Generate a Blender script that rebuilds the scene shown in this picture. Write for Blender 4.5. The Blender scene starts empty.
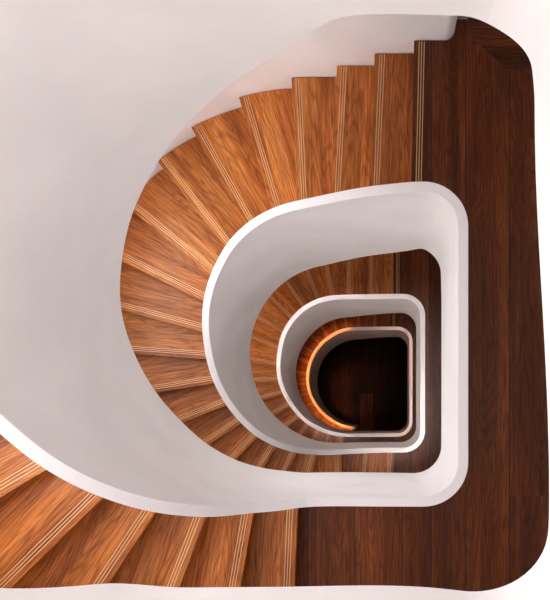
import bpy, bmesh, math, random
from mathutils import Vector
random.seed(7)
C = bpy.context.scene.collection
# ---------------------------------------------------------------- measures (metres, camera at the origin)
R = 0.16                       # riser height
D0 = 20*R                      # handrail of the first landing below the camera
DF = D0 + 1.05                 # first landing floor below the camera
CX, CY, RI = -0.49, 0.2806, 0.80   # left half-round of the well
XR, RC = 0.414, 0.22          # right side of the well and its corner radius
YT, YB = CY+RI, CY-RI
RO = 2.095; CO, COY = -0.545, 0.267        # outer half-round wall
XO, YC = 1.72, 3.3             # outer right wall, end of the corridor
YOT, YOB = COY+RO, COY-RO
XW = 0.464                     # where the upper wall ends and the corridor opens
LEVEL = [-36, -18, 0, 21, 39, 57]     # floors counted in risers from the first landing in view
rad = math.radians

# ---------------------------------------------------------------- materials
def mat(name): 
    m = bpy.data.materials.new(name); m.use_nodes = True
    return m, m.node_tree, m.node_tree.nodes['Principled BSDF']
def N(nt, t, **kw):
    n = nt.nodes.new(t)
    for k, v in kw.items(): setattr(n, k, v)
    return n
def math_node(nt, op, a, b=None, c=None):
    n = N(nt, 'ShaderNodeMath', operation=op)
    for i, v in enumerate((a, b, c)):
        if v is None: continue
        if isinstance(v, (int, float)): n.inputs[i].default_value = v
        else: nt.links.new(v, n.inputs[i])
    return n.outputs[0]
def ramp(nt, fac, stops):
    r = N(nt, 'ShaderNodeValToRGB')
    while len(r.color_ramp.elements) < len(stops): r.color_ramp.elements.new(0.5)
    for e, (p, c) in zip(r.color_ramp.elements, stops): e.position = p; e.color = (*c, 1)
    nt.links.new(fac, r.inputs[0]); return r.outputs[0]
def mix(nt, mode, fac, a, b):
    n = N(nt, 'ShaderNodeMix', data_type='RGBA', blend_type=mode)
    if isinstance(fac, (int, float)): n.inputs[0].default_value = fac
    else: nt.links.new(fac, n.inputs[0])
    for i, v in ((6, a), (7, b)):
        if isinstance(v, tuple): n.inputs[i].default_value = (*v, 1)
        else: nt.links.new(v, n.inputs[i])
    return n.outputs[2]
def wood(name, dark, mid, light, seams=False, rough=0.36, spec=0.25):
    m, nt, bs = mat(name)
    uv = N(nt, 'ShaderNodeUVMap', uv_map='grain').outputs[0]
    sep = N(nt, 'ShaderNodeSeparateXYZ'); nt.links.new(uv, sep.inputs[0])
    u, v = sep.outputs[0], sep.outputs[1]
    at = N(nt, 'ShaderNodeAttribute', attribute_name='board').outputs['Fac']
    def vec(su, sv, k):
        c = N(nt, 'ShaderNodeCombineXYZ')
        nt.links.new(math_node(nt, 'MULTIPLY', u, su), c.inputs[0])
        nt.links.new(math_node(nt, 'MULTIPLY', v, sv), c.inputs[1])
        nt.links.new(math_node(nt, 'MULTIPLY', at, k), c.inputs[2])
        return c.outputs[0]
    def noise(vc, detail, dist=0.0, scale=1.0, rough=0.55):
        n = N(nt, 'ShaderNodeTexNoise'); nt.links.new(vc, n.inputs['Vector'])
        n.inputs['Scale'].default_value = scale; n.inputs['Detail'].default_value = detail
        n.inputs['Roughness'].default_value = rough; n.inputs['Distortion'].default_value = dist
        return n.outputs[0]
    broad = noise(vec(0.6, 6.0, 31.7), 3, 0.2)
    field = noise(vec(0.8, 6.0, 17.3), 1.5, 0.15)
    rings = math_node(nt, 'SINE', math_node(nt, 'MULTIPLY', field, 120.0))
    rings = math_node(nt, 'MULTIPLY_ADD', rings, 0.5, 0.5)
    rings = math_node(nt, 'POWER', rings, 3.0)
    fine = noise(vec(5.0, 150.0, 11.1), 3, 0.1, rough=0.65)
    streak = noise(vec(0.9, 34.0, 23.9), 3, 0.15)
    col = ramp(nt, broad, [(0.3, dark), (0.52, mid), (0.75, light)])
    s2 = ramp(nt, streak, [(0.35, (0.55, 0.5, 0.46)), (0.6, (1.08, 1.08, 1.08))])
    col = mix(nt, 'MULTIPLY', 0.55, col, s2)
    col = mix(nt, 'MULTIPLY', math_node(nt, 'MULTIPLY', rings, 0.48), col, (0.42, 0.3, 0.24))
    f2 = ramp(nt, fine, [(0.4, (0.5, 0.42, 0.36)), (0.56, (1, 1, 1))])
    col = mix(nt, 'MULTIPLY', 0.85, col, f2)
    tint = ramp(nt, at, [(0.0, (0.76, 0.70, 0.66)), (0.5, (1, 1, 1)), (1.0, (1.18, 1.12, 1.05))])
    col = mix(nt, 'MULTIPLY', 0.9, col, tint)
    if seams:
        w = N(nt, 'ShaderNodeUVMap', uv_map='seam').outputs[0]
        sp = N(nt, 'ShaderNodeSeparateXYZ'); nt.links.new(w, sp.inputs[0])
        d = math_node(nt, 'MINIMUM', sp.outputs[0], sp.outputs[1])
        line = math_node(nt, 'LESS_THAN', d, 0.0035)
        col = mix(nt, 'MIX', math_node(nt, 'MULTIPLY', line, 0.75), col, (0.02, 0.010, 0.006))
    nt.links.new(col, bs.inputs['Base Color'])
    bs.inputs['Roughness'].default_value = rough
    bs.inputs['Specular IOR Level'].default_value = spec
    b = N(nt, 'ShaderNodeBump'); b.inputs['Strength'].default_value = 0.12; b.inputs['Distance'].default_value = 0.002
    nt.links.new(fine, b.inputs['Height']); nt.links.new(b.outputs[0], bs.inputs['Normal'])
    return m
def plaster(name, c, rough=0.7, amp=0.03, spec=0.3):
    m, nt, bs = mat(name)
    tc = N(nt, 'ShaderNodeTexCoord').outputs['Object']
    n = N(nt, 'ShaderNodeTexNoise'); nt.links.new(tc, n.inputs['Vector']); n.inputs['Scale'].default_value = 3.0; n.inputs['Detail'].default_value = 5
    lo = tuple(x*(1-amp) for x in c); hi = tuple(min(1, x*(1+amp)) for x in c)
    nt.links.new(ramp(nt, n.outputs[0], [(0.35, lo), (0.65, hi)]), bs.inputs['Base Color'])
    n2 = N(nt, 'ShaderNodeTexNoise'); nt.links.new(tc, n2.inputs['Vector']); n2.inputs['Scale'].default_value = 160; n2.inputs['Detail'].default_value = 3
    b = N(nt, 'ShaderNodeBump'); b.inputs['Strength'].default_value = 0.08; b.inputs['Distance'].default_value = 0.002
    nt.links.new(n2.outputs[0], b.inputs['Height']); nt.links.new(b.outputs[0], bs.inputs['Normal'])
    bs.inputs['Roughness'].default_value = rough; bs.inputs['Specular IOR Level'].default_value = spec
    return m
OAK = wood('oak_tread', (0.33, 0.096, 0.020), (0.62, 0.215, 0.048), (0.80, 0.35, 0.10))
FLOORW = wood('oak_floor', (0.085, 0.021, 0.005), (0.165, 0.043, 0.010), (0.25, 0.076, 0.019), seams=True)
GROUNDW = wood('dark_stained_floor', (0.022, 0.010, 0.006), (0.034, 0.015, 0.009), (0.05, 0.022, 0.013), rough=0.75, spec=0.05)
BENCHW = wood('red_brown_bench_wood', (0.05, 0.014, 0.008), (0.08, 0.022, 0.012), (0.11, 0.032, 0.018), rough=0.75, spec=0.05)
WHITE = plaster('white_plaster', (0.90, 0.88, 0.87))
COPE = plaster('white_painted_coping', (0.90, 0.885, 0.895), 0.42, 0.01, 0.5)
INLAY = plaster('cream_inlay', (0.74, 0.48, 0.24), 0.4, 0.08, 0.5)
GREY = plaster('grey_painted_trim', (0.36, 0.37, 0.40), 0.5)
DARK = plaster('dark_metal', (0.03, 0.028, 0.026), 0.5)

# ---------------------------------------------------------------- helpers
def link(name, bm, m, parent=None, smooth=False, sharp=35):
    bmesh.ops.recalc_face_normals(bm, faces=bm.faces)
    me = bpy.data.meshes.new(name); bm.to_mesh(me); bm.free()
    for x in (m if isinstance(m, (list, tuple)) else [m]): me.materials.append(x)
    o = bpy.data.objects.new(name, me); C.objects.link(o)
    if smooth:
        me.polygons.foreach_set('use_smooth', [True]*len(me.polygons))
        me.set_sharp_from_angle(angle=rad(sharp))
    if parent: 
        o.parent = parent; base = parent
        off = Vector((0, 0, 0))
        while base: off += base.location; base = base.parent
        me.transform(__import__('mathutils').Matrix.Translation(-off))
    return o
def thing(name, label, cat, loc, group=None):
    o = bpy.data.objects.new(name, None); C.objects.link(o); o.location = loc
    o['label'] = label; o['category'] = cat
    if group: o['group'] = group
    return o
def struct(o): o['kind'] = 'structure'; return o
def prism(bm, pts, z0, z1, org=None, d=None, board=0.5, seam=None):
    """vertical prism of plan points, grain running along plan direction d"""
    uv = bm.loops.layers.uv.get('grain') or bm.loops.layers.uv.new('grain')
    sl = bm.loops.layers.uv.get('seam') or bm.loops.layers.uv.new('seam')
    fl = bm.faces.layers.float.get('board') or bm.faces.layers.float.new('board')
    d = Vector(d or (0, 1)).normalized(); e = Vector((-d.y, d.x)); org = Vector(org or (0, 0))
    lo = [bm.verts.new((p[0], p[1], z0)) for p in pts]; hi = [bm.verts.new((p[0], p[1], z1)) for p in pts]
    n = len(pts); fs = [bm.faces.new(hi), bm.faces.new(lo[::-1])]
    for i in range(n): fs.append(bm.faces.new((lo[i], lo[(i+1) % n], hi[(i+1) % n], hi[i])))
    for f in fs:
        f[fl] = board
        for l in f.loops:
            q = Vector(l.vert.co.xy) - org
            l[uv].uv = (q.dot(d), q.dot(e) + (l.vert.co.z - z1))
            x = l.vert.co.x
            l[sl].uv = (x-seam[0], seam[1]-x) if seam else (1, 1)
    return fs
def dedupe(pts):
    out = []
    for p in pts:
        if not out or math.hypot(p[0]-out[-1][0], p[1]-out[-1][1]) > 1e-4: out.append(p)
    if math.hypot(out[0][0]-out[-1][0], out[0][1]-out[-1][1]) < 1e-4: out.pop()
    return out

# well outline, anticlockwise from the top of the left half-round's foot; parameter is a station
# stations: ('a', degrees 90..270) on the half-round, ('t', x) on the top side, ('b', x) on the bottom side,
# the right side is walked with plain numbers by arc length
L_STR = (XR-RC) - CX
L_COR = RC*math.pi/2
L_RT = (YT-RC) - (YB+RC)
L_ARC = RI*math.pi
S_T = 2*L_STR + 2*L_COR + L_RT          # from bottom seam to top seam
TOTAL = S_T + L_ARC
def s_of(st):
    """arc length, 0 at the bottom seam (270 deg), growing: bottom, right, top, left"""
    k, v = st
    if k == 'b': return v - CX
    if k == 't': return S_T - (v - CX)
    if k == 'r': return L_STR + L_COR + (v - (YB+RC))
    return S_T + rad(v-90)*RI
def plan(s, off=0.0):
    """point of the well outline moved by off into the well"""
    s = s % TOTAL
    if s <= L_STR: return (CX+s, YB+off)
    s -= L_STR
    if s <= L_COR:
        a = -math.pi/2 + s/RC; r = RC-off; return (XR-RC+r*math.cos(a), YB+RC+r*math.sin(a))
    s -= L_COR
    if s <= L_RT: return (XR-off, YB+RC+s)
    s -= L_RT
    if s <= L_COR:
        a = s/RC; r = RC-off; return (XR-RC+r*math.cos(a), YT-RC+r*math.sin(a))
    s -= L_COR
    if s <= L_STR: return (XR-RC-s, YT-off)
    s -= L_STR
    a = math.pi/2 + s/RI; r = RI-off
    return (CX+r*math.cos(a), CY+r*math.sin(a))
def table(rows):
    return [(s_of(st) if st[0] not in 'br' else s_of(st)+TOTAL, v) for st, v in rows]
def interp(tab, s):
    if s <= tab[0][0]: return tab[0][1]
    for i in range(len(tab)-1):
        a, b = tab[i], tab[i+1]
        if s <= b[0]:
            t = (s-a[0])/(b[0]-a[0])
            m0 = (tab[i+1][1]-tab[i-1][1])/(tab[i+1][0]-tab[i-1][0]) if i > 0 else 0
            m1 = (tab[i+2][1]-tab[i][1])/(tab[i+2][0]-tab[i][0]) if i+2 < len(tab) else 0
            h = b[0]-a[0]
            return ((2*t**3-3*t*t+1)*a[1] + (t**3-2*t*t+t)*h*m0 + (-2*t**3+3*t*t)*b[1] + (t**3-t*t)*h*m1)
    return tab[-1][1]
A = lambda v: ('a', v)
T = lambda v: ('t', v)
B = lambda v: ('b', v)
# handrail height along each flight, in risers below the handrail of landing 0 (rows run down the flight)
RIM1 = [(T(.1), -18), (T(-.2), -17.6), (T(-.45), -16.7), (A(104), -15.9), (A(115), -15.1), (A(138), -13.2), (A(161), -11.2),
        (A(184), -9.3), (A(207), -7.5), (A(220), -6.6), (A(231), -5.65), (A(242), -4.5), (A(253), -3.0), (A(262), -1.45), (B(-.46), -.55), (B(-.38), -.1), (B(-.25), .06), (B(-.05), .02), (B(.1), 0)]
RIM2 = [(T(.2), 0), (T(0), .28), (T(-.17), .75), (T(-.39), 1.6), (A(95), 2.3), (A(110), 3.25), (A(122), 4.15), (A(134), 5.25), (A(144), 6.15),
        (A(154), 7.1), (A(163), 8.05), (A(174), 9.15), (A(189), 10.4), (A(203), 11.6), (A(215), 12.6), (A(227), 13.6), (A(238), 14.9),
        (A(249), 16.5), (A(260), 18.3), (B(-.45), 19.4), (B(-.15), 20.5), (B(.1), 21)]
RIM3 = [(T(.1), 0), (T(-.39), .3), (A(94), .6), (A(108), 1.2), (A(120), 1.95), (A(133), 3.1), (A(144), 4.2), (A(158), 6.0), (A(170), 7.2),
        (A(184), 8.6), (A(194), 9.9), (A(206), 11.4), (A(219), 12.7), (A(230), 13.9), (A(240), 15.2), (A(252), 16.5), (A(264), 17.7), (B(-.4), 18)]
RIM3 = [(a, b+21) for a, b in RIM3]
RIM4 = [(T(.1), 0), (T(-.35), .3), (A(96), 1), (A(115), 2.8), (A(129), 4.1), (A(145), 5.6), (A(160), 6.8), (A(173), 7.9), (A(189), 9.4),
        (A(203), 11.1), (A(218), 12.9), (A(236), 14.5), (A(254), 15.2), (A(267), 15.3)]
RIM4 = [(a, b+39) for a, b in RIM4]
# lower edge of the balustrade, same measure
LOW1 = [(T(.2), -8.95), (T(-.12), -8.9), (T(-.24), -8.2), (T(-.45), -6.95), (A(102), -5.6), (A(125), -3.75), (A(138), -2.85), (A(153), -1.8),
        (A(169), -.75), (A(183), .45), (A(199), 1.9), (A(212), 3.1), (A(226), 4.1), (A(238), 5.1), (A(249), 6.3), (A(259), 7.3), (B(-.3), 7.8), (B(.07), 7.6)]
LOW2 = [(T(.3), 7.6), (T(.18), 8.3), (T(-.12), 9.4), (T(-.29), 10.3), (T(-.48), 11.5), (A(102), 12.4), (A(116), 13.4), (A(130), 14.5), (A(144), 15.6), (A(160), 16.9),
        (A(174), 18.1), (A(189), 19.4), (A(202), 20.5), (A(216), 21.9), (A(227), 23.0), (A(239), 24.2), (A(251), 25.4), (A(262), 26.8), (B(-.3), 28.0), (B(.07), 28.3)]
LOW3 = [(T(.3), 28.3), (T(-.05), 29.0), (T(-.48), 31.0), (A(105), 32.0), (A(119), 33.2), (A(132), 34.3), (A(148), 35.6), (A(163), 36.9), (A(179), 38.3),
        (A(195), 39.8), (A(211), 41.2), (A(225), 42.6), (A(243), 44.3), (A(262), 46.0), (B(-.3), 46.4)]
LOW4 = [(T(.3), 46.4), (T(-.07), 47.2), (T(-.49), 49.5), (A(105), 50.5), (A(135), 53.0), (A(169), 56.1), (A(200), 58.9), (A(230), 61.5), (A(250), 63.3), (A(268), 63.5)]
RIM = [[(a, b-18) for a, b in RIM1], RIM1, RIM2, RIM3, RIM4]
Rr = lambda v: ('r', v)
LOW0 = [(a, b-18.2) for a, b in LOW1[:-5]] + [(A(238), -11.8), (A(245), -11.0), (A(250), -10.35), (A(255), -9.72), (A(262), -9.45), (B(-.3), -9.35), (B(.1), -9.35), (Rr(-.25), -10.6), (Rr(.74), -9.7)]
LOW1 = LOW1 + [(Rr(-.25), 7.1), (Rr(.6), 7.0)]
LOW = [LOW0, LOW1, LOW2, LOW3, LOW4]
ZR = lambda v: -(D0 + v*R)
def zfloor(v): return -(DF + v*R)

# ---------------------------------------------------------------- nosing lines
def ray_out(p, d):
    """outer wall point from p along d"""
    lo, hi = 0.0, 8.0
    inside = lambda q: (math.hypot(q[0]-CO, q[1]-COY) < RO) if q[0] < CO else (YOB < q[1] < YOT)
    for _ in range(50):
        m = (lo+hi)/2
        if inside((p[0]+d[0]*m, p[1]+d[1]*m)): lo = m
        else: hi = m
    return (p[0]+d[0]*lo, p[1]+d[1]*lo)
def in_well(q):
    if q[0] < CX: return math.hypot(q[0]-CX, q[1]-CY) < RI
    if q[0] > XR: return False
    return YB < q[1] < YT
def ray_in(p, d):
    lo, hi = 0.0, 2.5
    for i in range(500):
        m = i*0.005
        if in_well((p[0]-d[0]*m, p[1]-d[1]*m)): 
            lo, hi = m-0.005, m; break
    for _ in range(40):
        m = (lo+hi)/2
        if in_well((p[0]-d[0]*m, p[1]-d[1]*m)): hi = m
        else: lo = m
    return (p[0]-d[0]*lo, p[1]-d[1]*lo)
def nose(spec):
    k = spec[0]
    if k == 'a':
        _, ang, di = spec; rr = 1.15
        p = (CX+rr*math.cos(rad(ang)), CY+rr*math.sin(rad(ang))); d = (math.cos(rad(di)), math.sin(rad(di)))
    elif k == 'p': p, di = spec[1], spec[2]; d = (math.cos(rad(di)), math.sin(rad(di)))
    elif k == 't': p = (spec[1], 1.5); d = (math.cos(rad(spec[2])), math.sin(rad(spec[2])))
    else: p = (spec[1], -.75); d = (math.cos(rad(spec[2])), math.sin(rad(spec[2])))
    return ray_in(p, d), ray_out(p, d)
N2 = [('t', .178, 88.7), ('t', -.10, 87.5), ('t', -.375, 87), ('t', -.633, 92.7)]
N2 += [('a', a, d) for a, d in [(107, 106.3), (118, 119.3), (129.7, 128), (141, 141), (151.5, 153.5), (163.5, 165), (175, 176), (186.3, 189),
       (198, 201.5), (209.3, 213.5), (220.5, 225.5), (232, 238), (243.3, 246.5), (255, 255)]]
N2 += [('b', -.465, 268.5), ('b', -.17, 265), ('b', .11, 266)]
N3 = [('t', .11, 90), ('t', -.20, 90), ('t', -.48, 90.5)]
N3 += [('a', a, d) for a, d in [(101, 101), (111.5, 110.5), (123, 124.5), (134.5, 135.5), (146, 147), (157.5, 156), (169, 169), (180.7, 182),
       (191.7, 195), (203.5, 208), (215.5, 217), (227.5, 232), (238.7, 243), (250, 257)]] + [('b', -.64, 268)]
N1 = [('t', 0, 90), ('t', -.28, 90), ('t', -.55, 92)]
N1 += [('a', 104+11.5*i, 104+11.5*i) for i in range(8)] + [('a', 196, 198)]
N1 += [('p', (-1.73, -.36), 211), ('p', (-1.50, -.52), 224.5), ('p', (-1.27, -.62), 236.5), ('p', (-1.03, -.67), 249), ('p', (-.79, -.68), 260), ('b', -.545, 267.5)]
NOSE = [[nose(s) for s in L] for L in (N3, N1, N2, N3, N3)]

def lerp(a, b, t): return (a[0]+(b[0]-a[0])*t, a[1]+(b[1]-a[1])*t)
def outer_s(p):
    """station of a point on the outer wall: grows down the flight"""
    if p[0] >= CO and p[1] > COY: return -(p[0]-CO)
    if p[0] >= CO: return RO*math.pi + (p[0]-CO)
    return (math.atan2(p[1]-COY, p[0]-CO) % (2*math.pi) - math.pi/2)*RO
def outer_p(s, r=RO):
    if s < 0: return (CO-s, COY+r)
    if s > RO*math.pi: return (CO+s-RO*math.pi, COY-r)
    a = math.pi/2 + s/RO; return (CO+r*math.cos(a), COY+r*math.sin(a))
def inner_s(p):
    if p[0] >= CX and p[1] > CY: return S_T-(p[0]-CX)
    if p[0] >= CX: return TOTAL+(p[0]-CX)
    return S_T + ((math.atan2(p[1]-CY, p[0]-CX) % (2*math.pi)) - math.pi/2)*RI
GAP = 0.006
def tread_poly(back, front, over=0.0, gap=GAP):
    """plan polygon between two nosing lines, following both walls"""
    (bi, bo), (fi, fo) = back, front
    pts = []
    s0, s1 = inner_s(bi), inner_s(fi)
    for i in range(7): 
        q = plan(s0+(s1-s0)*i/6, -gap); pts.append(q)
    s0, s1 = outer_s(fo), outer_s(bo)
    for i in range(9): pts.append(outer_p(s0+(s1-s0)*i/8, RO-gap))
    return dedupe(pts)
def shift(line, dist):
    """nosing line moved down the flight by dist"""
    (i, o) = line
    dx, dy = o[0]-i[0], o[1]-i[1]; n = math.hypot(dx, dy); dx /= n; dy /= n
    px, py = -dy*dist, dx*dist
    p = lerp(i, o, .3); p = (p[0]+px, p[1]+py); d = (dx, dy)
    return ray_in(p, d), ray_out(p, d)
def strip_set(parent, line, z, w=0.0045):
    for j in range(3):
        a = shift(line, -0.031-0.0165*j-w); b = shift(line, -0.031-0.0165*j)
        t0, t1 = .008, .992
        q = [lerp(*a, t0), lerp(*a, t1), lerp(*b, t1), lerp(*b, t0)]
        bm = bmesh.new(); prism(bm, q, z-.002, z+.0012)
        link('grip_strip', bm, INLAY, parent)
def bevel_top(bm, w=0.004):
    es = [e for e in bm.edges if len(e.link_faces) == 2 and all(abs(v.co.z-max(x.co.z for x in bm.verts)) < 1e-5 for v in e.verts)]
    bmesh.ops.bevel(bm, geom=es, offset=w, segments=2, affect='EDGES')

# ---------------------------------------------------------------- flights
FL = ['topmost oak staircase flight, rising past the viewer at the lower left edge',
      'oak staircase flight at the lower left of the picture, widest and closest treads in view',
      'oak staircase flight of twenty fanned treads, fully in view around the largest white balustrade turn',
      'oak staircase flight half hidden inside the largest turn, smaller fanned treads below the second landing',
      'dark oak staircase flight deepest in the stairwell, beside the orange lit handrail']
for f in range(5):
    L = NOSE[f]; n = len(L); lev = LEVEL[f]
    root = thing('staircase_flight', FL[f], 'staircase', (L[n//2][1][0]*.7, L[n//2][1][1]*.7, zfloor(lev+n)), 'oak stair flights winding down the well')
    for k in range(1, n):
        z = zfloor(lev+k)
        back = shift(L[k-1], -0.033)
        bm = bmesh.new()
        d = (L[k][1][0]-L[k][0][0], L[k][1][1]-L[k][0][1])
        prism(bm, tread_poly(back, L[k]), z-.036, z, L[k][0], d, random.random())
        tr = link('tread', bm, OAK, root)
        strip_set(tr, L[k], z)
    for k in range(n):
        z1 = zfloor(lev+k)-.036; z0 = zfloor(lev+k+1)
        bm = bmesh.new()
        d = (L[k][1][0]-L[k][0][0], L[k][1][1]-L[k][0][1])
        prism(bm, tread_poly(shift(L[k], -.055), shift(L[k], -.032)), z0-.0, z1, L[k][0], d, random.random())
        link('riser', bm, OAK, root)
    # sloping plastered underside
    uvn = []
    bm = bmesh.new()
    rows = []
    lt = table(LOW[f])
    seq = []
    for k in range(n-1):
        for t in (0, .5): seq.append(((lerp(L[k][0], L[k+1][0], t)), lerp(L[k][1], L[k+1][1], t), k+t))
    seq.append((L[n-1][0], L[n-1][1], n-1.0))
    for pi, po, kk in seq:
        si = inner_s(pi); so = outer_s(po)
        zi = min(ZR(interp(lt, si)) + .01, zfloor(lev+kk+1.0)-.075)
        pi2 = plan(si, -GAP); po2 = outer_p(so, RO-GAP)
        rows.append([bm.verts.new((*pi2, zi)), bm.verts.new((*po2, zi)), bm.verts.new((*po2, zi+.03)), bm.verts.new((*pi2, zi+.03))])
    for a, b in zip(rows, rows[1:]):
        for i in range(4): bm.faces.new((a[i], a[(i+1) % 4], b[(i+1) % 4], b[i]))
    bm.faces.new(rows[0]); bm.faces.new(rows[-1][::-1])
    link('soffit', bm, WHITE, root, True)

# ---------------------------------------------------------------- landings
LL = ['oak landing above the viewer at the head of the stair',
      'oak landing the viewer stands beside, hidden under the frame of white at right',
      'large dark oak plank landing down the right side of the picture',
      'narrow dark oak landing seen between the outer and middle white balustrades at right',
      'smallest dark oak landing deep in the well beside the orange handrail']
SEAMS = [-1.2, -.81, -.5, -.19, .12, .31, .534, .82, 1.12, 1.43, 1.8]
def right_outline(x_bottom, x_top, off):
    s0, s1 = s_of(('b', x_bottom)), s_of(('t', x_top))
    n = 150; return [plan(s0+(s1-s0)*i/n, off) for i in range(n+1)]
def slab(name, poly, z0, z1, m, parent, boards=False):
    bm = bmesh.new()
    if not boards:
        prism(bm, poly, z0, z1); bmesh.ops.triangulate(bm, faces=[f for f in bm.faces if len(f.verts) > 4])
        return link(name, bm, m, parent)
    # cut the outline into boards along the seams
    uvb = bmesh.new()
    fs = prism(uvb, poly, z0, z1, (0, 0), (0, 1), .5, (0, 1))
    for sx in SEAMS:
        bmesh.ops.bisect_plane(uvb, geom=uvb.verts[:]+uvb.edges[:]+uvb.faces[:], plane_co=(sx, 0, 0), plane_no=(1, 0, 0))
    ends = {7: [1.72, -.62], 6: [2.9], 5: [-1.2, 2.8], 8: [.4, 2.4]}
    uv = uvb.loops.layers.uv['grain']; sl = uvb.loops.layers.uv['seam']; fl = uvb.faces.layers.float['board']
    for sy in (1.72, -.62):
        g = [f for f in uvb.faces if f.calc_center_median().x > .82]
        gv = list({v for f in g for v in f.verts}); ge = list({e for f in g for e in f.edges})
        bmesh.ops.bisect_plane(uvb, geom=gv+ge+g, plane_co=(0, sy, 0), plane_no=(0, 1, 0))
    rnd = random.Random(int(z1*100))
    tints = {}
    for f in uvb.faces:
        c = f.calc_center_median(); i = max([j for j, s in enumerate(SEAMS) if s <= c.x+1e-6] or [0])
        row = 0 if i < 7 else sum(c.y > y for y in (-.62, 1.72))
        t = tints.setdefault((i, row), rnd.random()*.9)
        f[fl] = t
        yl, yh = [(-9, -.62), (-.62, 1.72), (1.72, 9)][row] if i >= 7 else (-9, 9)
        for l in f.loops:
            x, y = l.vert.co.x, l.vert.co.y
            l[uv].uv = (y+t*7, x+t*3)
            dx0, dx1 = x-SEAMS[i], SEAMS[i+1]-x
            l[sl].uv = (min(dx0, 9), min(dx1, 9))
    tri = [f for f in uvb.faces if len(f.verts) > 4 and abs(f.normal.z) > .5]
    bmesh.ops.triangulate(uvb, faces=tri)
    return link(name, uvb, m, parent)
for j in range(5):
    lev = LEVEL[j]
    z = zfloor(lev); zl = ZR(interp(table(LOW[j]), s_of(('t', .35))))
    if j == 0: zl = z-.3
    xt = NOSE[j][0]
    xb = -.545 if j == 2 else (.11 if j == 3 else (-.64 if j in (1, 4) else -.64))
    bl = NOSE[j-1][-1] if j > 0 else ((-.64, YB), (-.64, YOB))
    bl = shift(bl, -.033)
    root = thing('stair_landing', LL[j], 'landing', (1.0, CY, z), 'oak landings along the straight side of the well')
    g = GAP
    inner = right_outline(bl[0][0], xt[0][0], -g)
    poly = [(bl[1][0], YOB+g), (XO-g, YOB+g), (XO-g, YC-g), (XW+g, YC-g), (XW+g, YOT+.09-g)]
    # rounded nook where the upper wall turns into the corridor
    for i in range(7):
        a = -i/6*math.pi/2
        poly.append((XW+g-.075+.075*math.cos(a), YOT+.075-g+.075*math.sin(a)))
    poly += [(xt[1][0], YOT-g)] + inner[::-1]
    poly = dedupe(poly)
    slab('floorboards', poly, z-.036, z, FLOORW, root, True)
    # angled border boards by the corridor
    q = [(.55, 2.50), (.55, 2.40), (.80, 2.17), (XO-.02, 2.17), (XO-.02, 2.50)]
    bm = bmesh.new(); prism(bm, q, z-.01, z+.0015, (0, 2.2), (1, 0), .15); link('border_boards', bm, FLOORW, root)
    zl = z-.125
    b2, t2 = shift(bl, .05), shift(xt, -.06)
    poly2 = [(b2[1][0], YOB+g), (XO-g, YOB+g), (XO-g, YC-g), (XW+g, YC-g), (XW+g, YOT+.08), (XW-.03, YOT-g), (t2[1][0], YOT-g)] + right_outline(b2[0][0], t2[0][0], -g)[::-1]
    slab('slab', dedupe(poly2), zl+.01, z-.05, WHITE, root)
    strip_set(root, xt, z)

# ---------------------------------------------------------------- balustrade, one turn per storey
BL = ['white plaster balustrade turn beside the viewer, its lower edge framing the picture in white',
      'largest white plaster balustrade turn in view, sweeping from lower left round the right landing',
      'middle white plaster balustrade turn with pinkish inner face, second deepest complete ring',
      'slim white and pink balustrade turn just outside the orange handrail',
      'deepest balustrade turn with glowing orange handrail that stops at the bottom of the well']
# turns run: flight f, then the landing that follows it
def turn(f, label):
    rt, lt = table(RIM[f]), table(LOW[f])
    s0 = S_T-(.30-CX)            # top side, just before the flight starts
    s1 = s0+TOTAL
    if f == 4: s1 = s_of(('a', 267.5))
    root = thing('balustrade', label, 'balustrade', (CX, CY, ZR(rt[-1][1])-1.0), 'white balustrade turns winding down the stairwell')
    n = 230 if f < 4 else 130
    body, cope = [], []
    bm, bc = bmesh.new(), bmesh.new()
    ss = [s0+(s1-s0)*i/n for i in range(n+1)]
    if f < 4:
        for c0 in (TOTAL+L_STR, TOTAL+L_STR+L_COR+L_RT): ss += [c0+L_COR*i/16 for i in range(17)]
        ss = sorted(x for x in ss if x <= s1)
    else:
        for c0 in (): pass
    for s in ss:
        zr = ZR(interp(rt, s)); zl = ZR(interp(lt, s))
        if f < 4 and s > lt[-1][0]:   # ease to the next storey's start value
            e = (s-lt[-1][0])/(s1-lt[-1][0]); e = e*e*(3-2*e); zl = zl+(ZR(LOW[f+1][0][1])-zl)*e
            e = max(0, (s-rt[-1][0])/(s1-rt[-1][0])); zr = zr+(ZR(RIM[f+1][0][1])-zr)*e
        if f == 4: zl = max(zl, zfloor(57)+.002)
        P = lambda off, z: (*plan(s, off), z)
        body.append([bm.verts.new(P(0.004, zr-.022)), bm.verts.new(P(.032, zr-.022)), bm.verts.new(P(.032, zl)), bm.verts.new(P(0.0, zl)), bm.verts.new(P(0.0, zr-.03))])
        b = .003
        cope.append([bc.verts.new(P(*q)) for q in ((-.001, zr-.024), (-.001, zr-b), (-.001+b*.35, zr-b*.3), (b-.001, zr), (.05-b, zr), (.05-b*.35, zr-b*.3), (.05, zr-b), (.05, zr-.024))])
    for bmx, rows in ((bm, body), (bc, cope)):
        m = len(rows[0])
        for a, b in zip(rows, rows[1:]):
            for i in range(m): bmx.faces.new((a[i], a[(i+1) % m], b[(i+1) % m], b[i]))
        bmx.faces.new(rows[0]); bmx.faces.new(rows[-1][::-1])
    link('panel', bm, WHITE, root, True)
    link('coping', bc, COPE, root, True, 12)
for f in range(5): turn(f, BL[f])

# ---------------------------------------------------------------- the shell
ZB = zfloor(57); ZT = zfloor(-36)+2.9
bm = bmesh.new(); 
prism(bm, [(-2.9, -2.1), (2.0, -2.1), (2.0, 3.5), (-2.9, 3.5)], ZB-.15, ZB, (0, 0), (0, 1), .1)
struct(link('floor', bm, GROUNDW))
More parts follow.
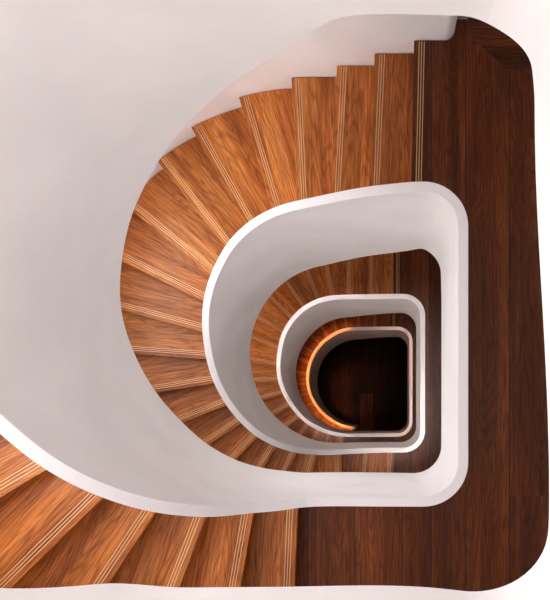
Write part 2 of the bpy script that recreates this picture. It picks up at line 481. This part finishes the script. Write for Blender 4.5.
# curved outer wall; unseen openings added on the left to let light in
WIN = []     # (angle from, angle to, z low, z high)
for lv, dz in ((-36, 0), (-18, 0), (0, 0), (21, 0)):
    zc = zfloor(lv+8.5)
    WIN.append((136, 182, zc+1.0, zc+2.2) if lv == 0 else (158, 206, zc+.65, zc+1.85))
def wall_profile(th):
    pts = []
    for a in range(-90, 1, 15):
        q = rad(a); pts.append(((XW-.075+.075*math.cos(q)), (YOT+.075+.075*math.sin(q)), (XW-.15 if False else XW-.075+.0*1), 0))
    return pts
def wall_band(name, pin, pout, zs, skip=lambda i, z0, z1: False):
    bm = bmesh.new(); n = len(pin)
    gi = [[bm.verts.new((*p, z)) for z in zs] for p in pin]; go = [[bm.verts.new((*p, z)) for z in zs] for p in pout]
    cells = {(i, k) for i in range(n-1) for k in range(len(zs)-1) if not skip(i, zs[k], zs[k+1])}
    for (i, k) in cells:
        bm.faces.new((gi[i][k], gi[i+1][k], gi[i+1][k+1], gi[i][k+1]))
        bm.faces.new((go[i][k], go[i][k+1], go[i+1][k+1], go[i+1][k]))
        if (i-1, k) not in cells: bm.faces.new((gi[i][k], gi[i][k+1], go[i][k+1], go[i][k]))
        if (i+1, k) not in cells: bm.faces.new((gi[i+1][k], go[i+1][k], go[i+1][k+1], gi[i+1][k+1]))
        if (i, k-1) not in cells: bm.faces.new((gi[i][k], go[i][k], go[i+1][k], gi[i+1][k]))
        if (i, k+1) not in cells: bm.faces.new((gi[i][k+1], gi[i+1][k+1], go[i+1][k+1], go[i][k+1]))
    return struct(link(name, bm, WHITE, None, True))
TH = .16
zs = sorted({ZB, ZT} | {z for w in WIN for z in w[2:]})
arc = list(range(90, 271, 2))
pin = [(CO+RO*math.cos(rad(a)), COY+RO*math.sin(rad(a))) for a in arc]
pout = [(CO+(RO+TH)*math.cos(rad(a)), COY+(RO+TH)*math.sin(rad(a))) for a in arc]
def skip(i, z0, z1):
    a = arc[i]+1; zc = (z0+z1)/2
    return any(w[0] < a < w[1] and w[2] < zc < w[3] for w in WIN)
wall_band('wall_left', pin, pout, zs, skip)
# upper wall ends in a rounded corner at the corridor
p1 = [(CO, YOT), (XW-.075, YOT)] + [(XW-.075+.075*math.sin(rad(a)), YOT+.075-.075*math.cos(rad(a))) for a in range(10, 91, 10)] + [(XW, YC)]
p2 = [(CO, YOT+TH), (XW-.16, YOT+TH)] + [(XW-.16, YOT+TH+.001*i) for i in range(1, 10)] + [(XW-.16, YC)]
wall_band('wall_top', p1, p2, [ZB, ZT])
bm = bmesh.new(); prism(bm, [(CO, YOB-TH), (XO+TH, YOB-TH), (XO+TH, YOB), (CO, YOB)], ZB, ZT); struct(link('wall_bottom', bm, WHITE))
bm = bmesh.new(); prism(bm, [(XO, YOB), (XO+TH, YOB), (XO+TH, YC), (XO, YC)], ZB, ZT); struct(link('wall_right', bm, WHITE))
bm = bmesh.new(); prism(bm, [(XW-.16, YC), (XO+TH, YC), (XO+TH, YC+TH), (XW-.16, YC+TH)], ZB, ZT); struct(link('wall_corridor', bm, WHITE))
# ceiling with an opening added over the well to bring light down
bm = bmesh.new()
SKY = [(-1.45, -.65), (.75, -.65), (.75, 1.25), (-1.45, 1.25)]
def rect(x0, y0, x1, y1): return [(x0, y0), (x1, y0), (x1, y1), (x0, y1)]
X0, X1, Y0, Y1 = CO-RO-TH, XO+TH, YOB-TH, YC+TH
for q in (rect(X0, Y0, X1, SKY[0][1]), rect(X0, SKY[2][1], X1, Y1), rect(X0, SKY[0][1], SKY[0][0], SKY[2][1]), rect(SKY[1][0], SKY[0][1], X1, SKY[2][1])):
    prism(bm, q, ZT, ZT+.15)
struct(link('ceiling', bm, WHITE))
# grey jamb where the corridor door frame meets each landing
for j in range(1, 4):
    z = zfloor(LEVEL[j])
    bm = bmesh.new(); prism(bm, [(XW+.002, 2.495), (.545, 2.495), (.545, 2.56), (XW+.002, 2.56)], z+.001, z+2.05)
    struct(link('trim_%d' % j, bm, GREY))
# frames for the unseen windows added in the curved wall
wi = 0
for (a0, a1, z0, z1) in WIN:
    wi += 1
    bm = bmesh.new(); r0, r1 = RO+.05, RO+.10
    def seg(a, b, za, zb):
        n = max(1, int((b-a)/4)); 
        q = [(CO+r0*math.cos(rad(a+(b-a)*i/n)), COY+r0*math.sin(rad(a+(b-a)*i/n))) for i in range(n+1)]
        q += [(CO+r1*math.cos(rad(a+(b-a)*i/n)), COY+r1*math.sin(rad(a+(b-a)*i/n))) for i in range(n, -1, -1)]
        prism(bm, q, za, zb)
    seg(a0+.02, a1-.02, z0+.002, z0+.05); seg(a0+.02, a1-.02, z1-.05, z1-.002)
    for a in (a0+.02, (a0+a1)/2-.5, a1-1.02): seg(a, a+1, z0+.05, z1-.05)
    bmesh.ops.triangulate(bm, faces=[f for f in bm.faces if len(f.verts) > 4])
    struct(link('window_%d' % wi, bm, WHITE))

# ---------------------------------------------------------------- low oak block on the ground floor
zt = ZB
def gx(px, z): return (px-384)/650*(-z)
def gy(py, z): return -(py-401)/650*(-z)
zt = ZB+.42
bench = thing('bench', 'reddish brown narrow wooden bench on the dark floor at the bottom of the well', 'bench', (gx(366, zt), gy(415, zt), ZB))
bx0, bx1, by1, by0 = gx(360, zt), gx(372.5, zt), gy(393.5, zt), gy(436, zt)
bm = bmesh.new(); prism(bm, rect(bx0, by0, bx1, by1), zt-.05, zt, (bx0, by0), (0, 1), .6); bevel_top(bm); link('seat', bm, BENCHW, bench)
for (ya, yb) in ((by0+.05, by0+.10), (by1-.10, by1-.05)):
    bm = bmesh.new(); prism(bm, rect(bx0+.02, ya, bx1-.02, yb), ZB, zt-.05, (bx0, by0), (1, 0), .4); link('leg', bm, BENCHW, bench)

# ---------------------------------------------------------------- light
def area(name, loc, rot, sx, sy, power, col):
    l = bpy.data.lights.new(name, 'AREA'); l.shape = 'RECTANGLE'; l.size = sx; l.size_y = sy; l.energy = power; l.color = col
    o = bpy.data.objects.new(name, l); C.objects.link(o); o.location = loc; o.rotation_euler = rot; return o
sk = area('added_skylight', ((SKY[0][0]+SKY[1][0])/2, .3, ZT+.12), (0, 0, 0), 2.1, 1.8, 16, (.95, .97, 1.0))  # unseen overhead lamp, added to light the well
for (a0, a1, z0, z1), pw in zip(WIN, (270, 60, 41, 9)):  # lamps at the added openings, out of view, brightening each storey
    for a in (a0+12, a1-12):
        p = Vector((CO+(RO+.14)*math.cos(rad(a)), COY+(RO+.14)*math.sin(rad(a)), (z0+z1)/2))
        d = Vector((math.cos(rad(a)), math.sin(rad(a)), 0.25))
        area('window_light', p, d.to_track_quat('Z', 'Y').to_euler(), .85, 1.1, pw/2, (1.0, .66, .50) if pw == 9 else (.98, .97, 1.0) if pw < 100 else (.88, .95, 1.0))
sk.data.spread = rad(80)
w = bpy.data.worlds.new('sky'); bpy.context.scene.world = w; w.use_nodes = True
w.node_tree.nodes['Background'].inputs[0].default_value = (.97, .97, .97, 1); w.node_tree.nodes['Background'].inputs[1].default_value = 2.6
# unseen strip lights added under the balustrade edges to brighten the handrail below
def added_strip_light(label, low, stations, col, glow, power, spread, ramp_n):
    tb = table(low)
    z0 = ZR(interp(tb, stations[0]))
    root = thing('added_strip_light', label, 'light', (*plan(stations[0], -.05), z0), 'unseen light strips added under the balustrades')
    gm, nt, bs = mat('added_strip_emitter'); bs.inputs['Emission Color'].default_value = (*col, 1); bs.inputs['Emission Strength'].default_value = glow  # glowing surface of the added strips, out of view
    for i, s in enumerate(stations):
        z = min(ZR(interp(tb, s+d)) for d in (-.08, 0, .08))-.035
        a0, a1, b1, b0 = plan(s-.07, -.06), plan(s+.07, -.06), plan(s+.07, -.085), plan(s-.07, -.085)
        bm = bmesh.new(); prism(bm, [a0, a1, b1, b0], z, z+.02); link('added_diffuser', bm, gm, root)
        p, q = plan(s, -.07), plan(s, -.17)
        l = area('added_strip_glow', (p[0], p[1], z-.01), (0, 0, 0), .02, .13, power*min(1, (i+1)/ramp_n), col); l.data.spread = rad(spread)
        v = Vector(((q[0]-p[0])*.45, (q[1]-p[1])*.45, 1)); l.rotation_euler = v.to_track_quat('Z', 'Y').to_euler()
added_strip_light('unseen orange light strip added low in the stairwell to make the deepest handrail glow', LOW3, [s_of(('a', a)) for a in range(98, 263, 11)], (1, .28, .05), 2, .26, 17, 1)
added_strip_light('unseen peach light strip added above the right and upper sides of the smallest handrail ring', LOW2, [TOTAL+L_STR+.1+i*.2 for i in range(10)], (1, .55, .40), 1, .13, 34, 1)
added_strip_light('unseen soft white light strip added above the right side of the middle handrail ring', LOW1, [TOTAL+L_STR-.5+i*.2 for i in range(15)], (1, .86, .80), 1, .16, 20, 3)
added_strip_light('unseen soft pinkish light strip added above the left curve of the smaller white white handrail ring', LOW2, [S_T-.7+i*.2 for i in range(17)], (1, .82, .76), 1, .12, 15, 6)

# ---------------------------------------------------------------- camera
cd = bpy.data.cameras.new('camera'); cam = bpy.data.objects.new('camera', cd); C.objects.link(cam)
cam.location = (0, 0, 0); cam.rotation_euler = (0, 0, 0)
cd.sensor_fit = 'VERTICAL'; cd.sensor_height = 36; cd.lens = 650*36/600
cd.shift_x = -(384-275)/600; cd.shift_y = (401-300)/600
cd.clip_start = .02; cd.clip_end = 100
sc = bpy.context.scene; sc.camera = cam
vs = sc.view_settings; vs.view_transform = 'Standard'; vs.look = 'None'; vs.gamma = 1; vs.exposure = 0; vs.use_curve_mapping = False
sc.cycles.max_bounces = 12; sc.cycles.diffuse_bounces = 8
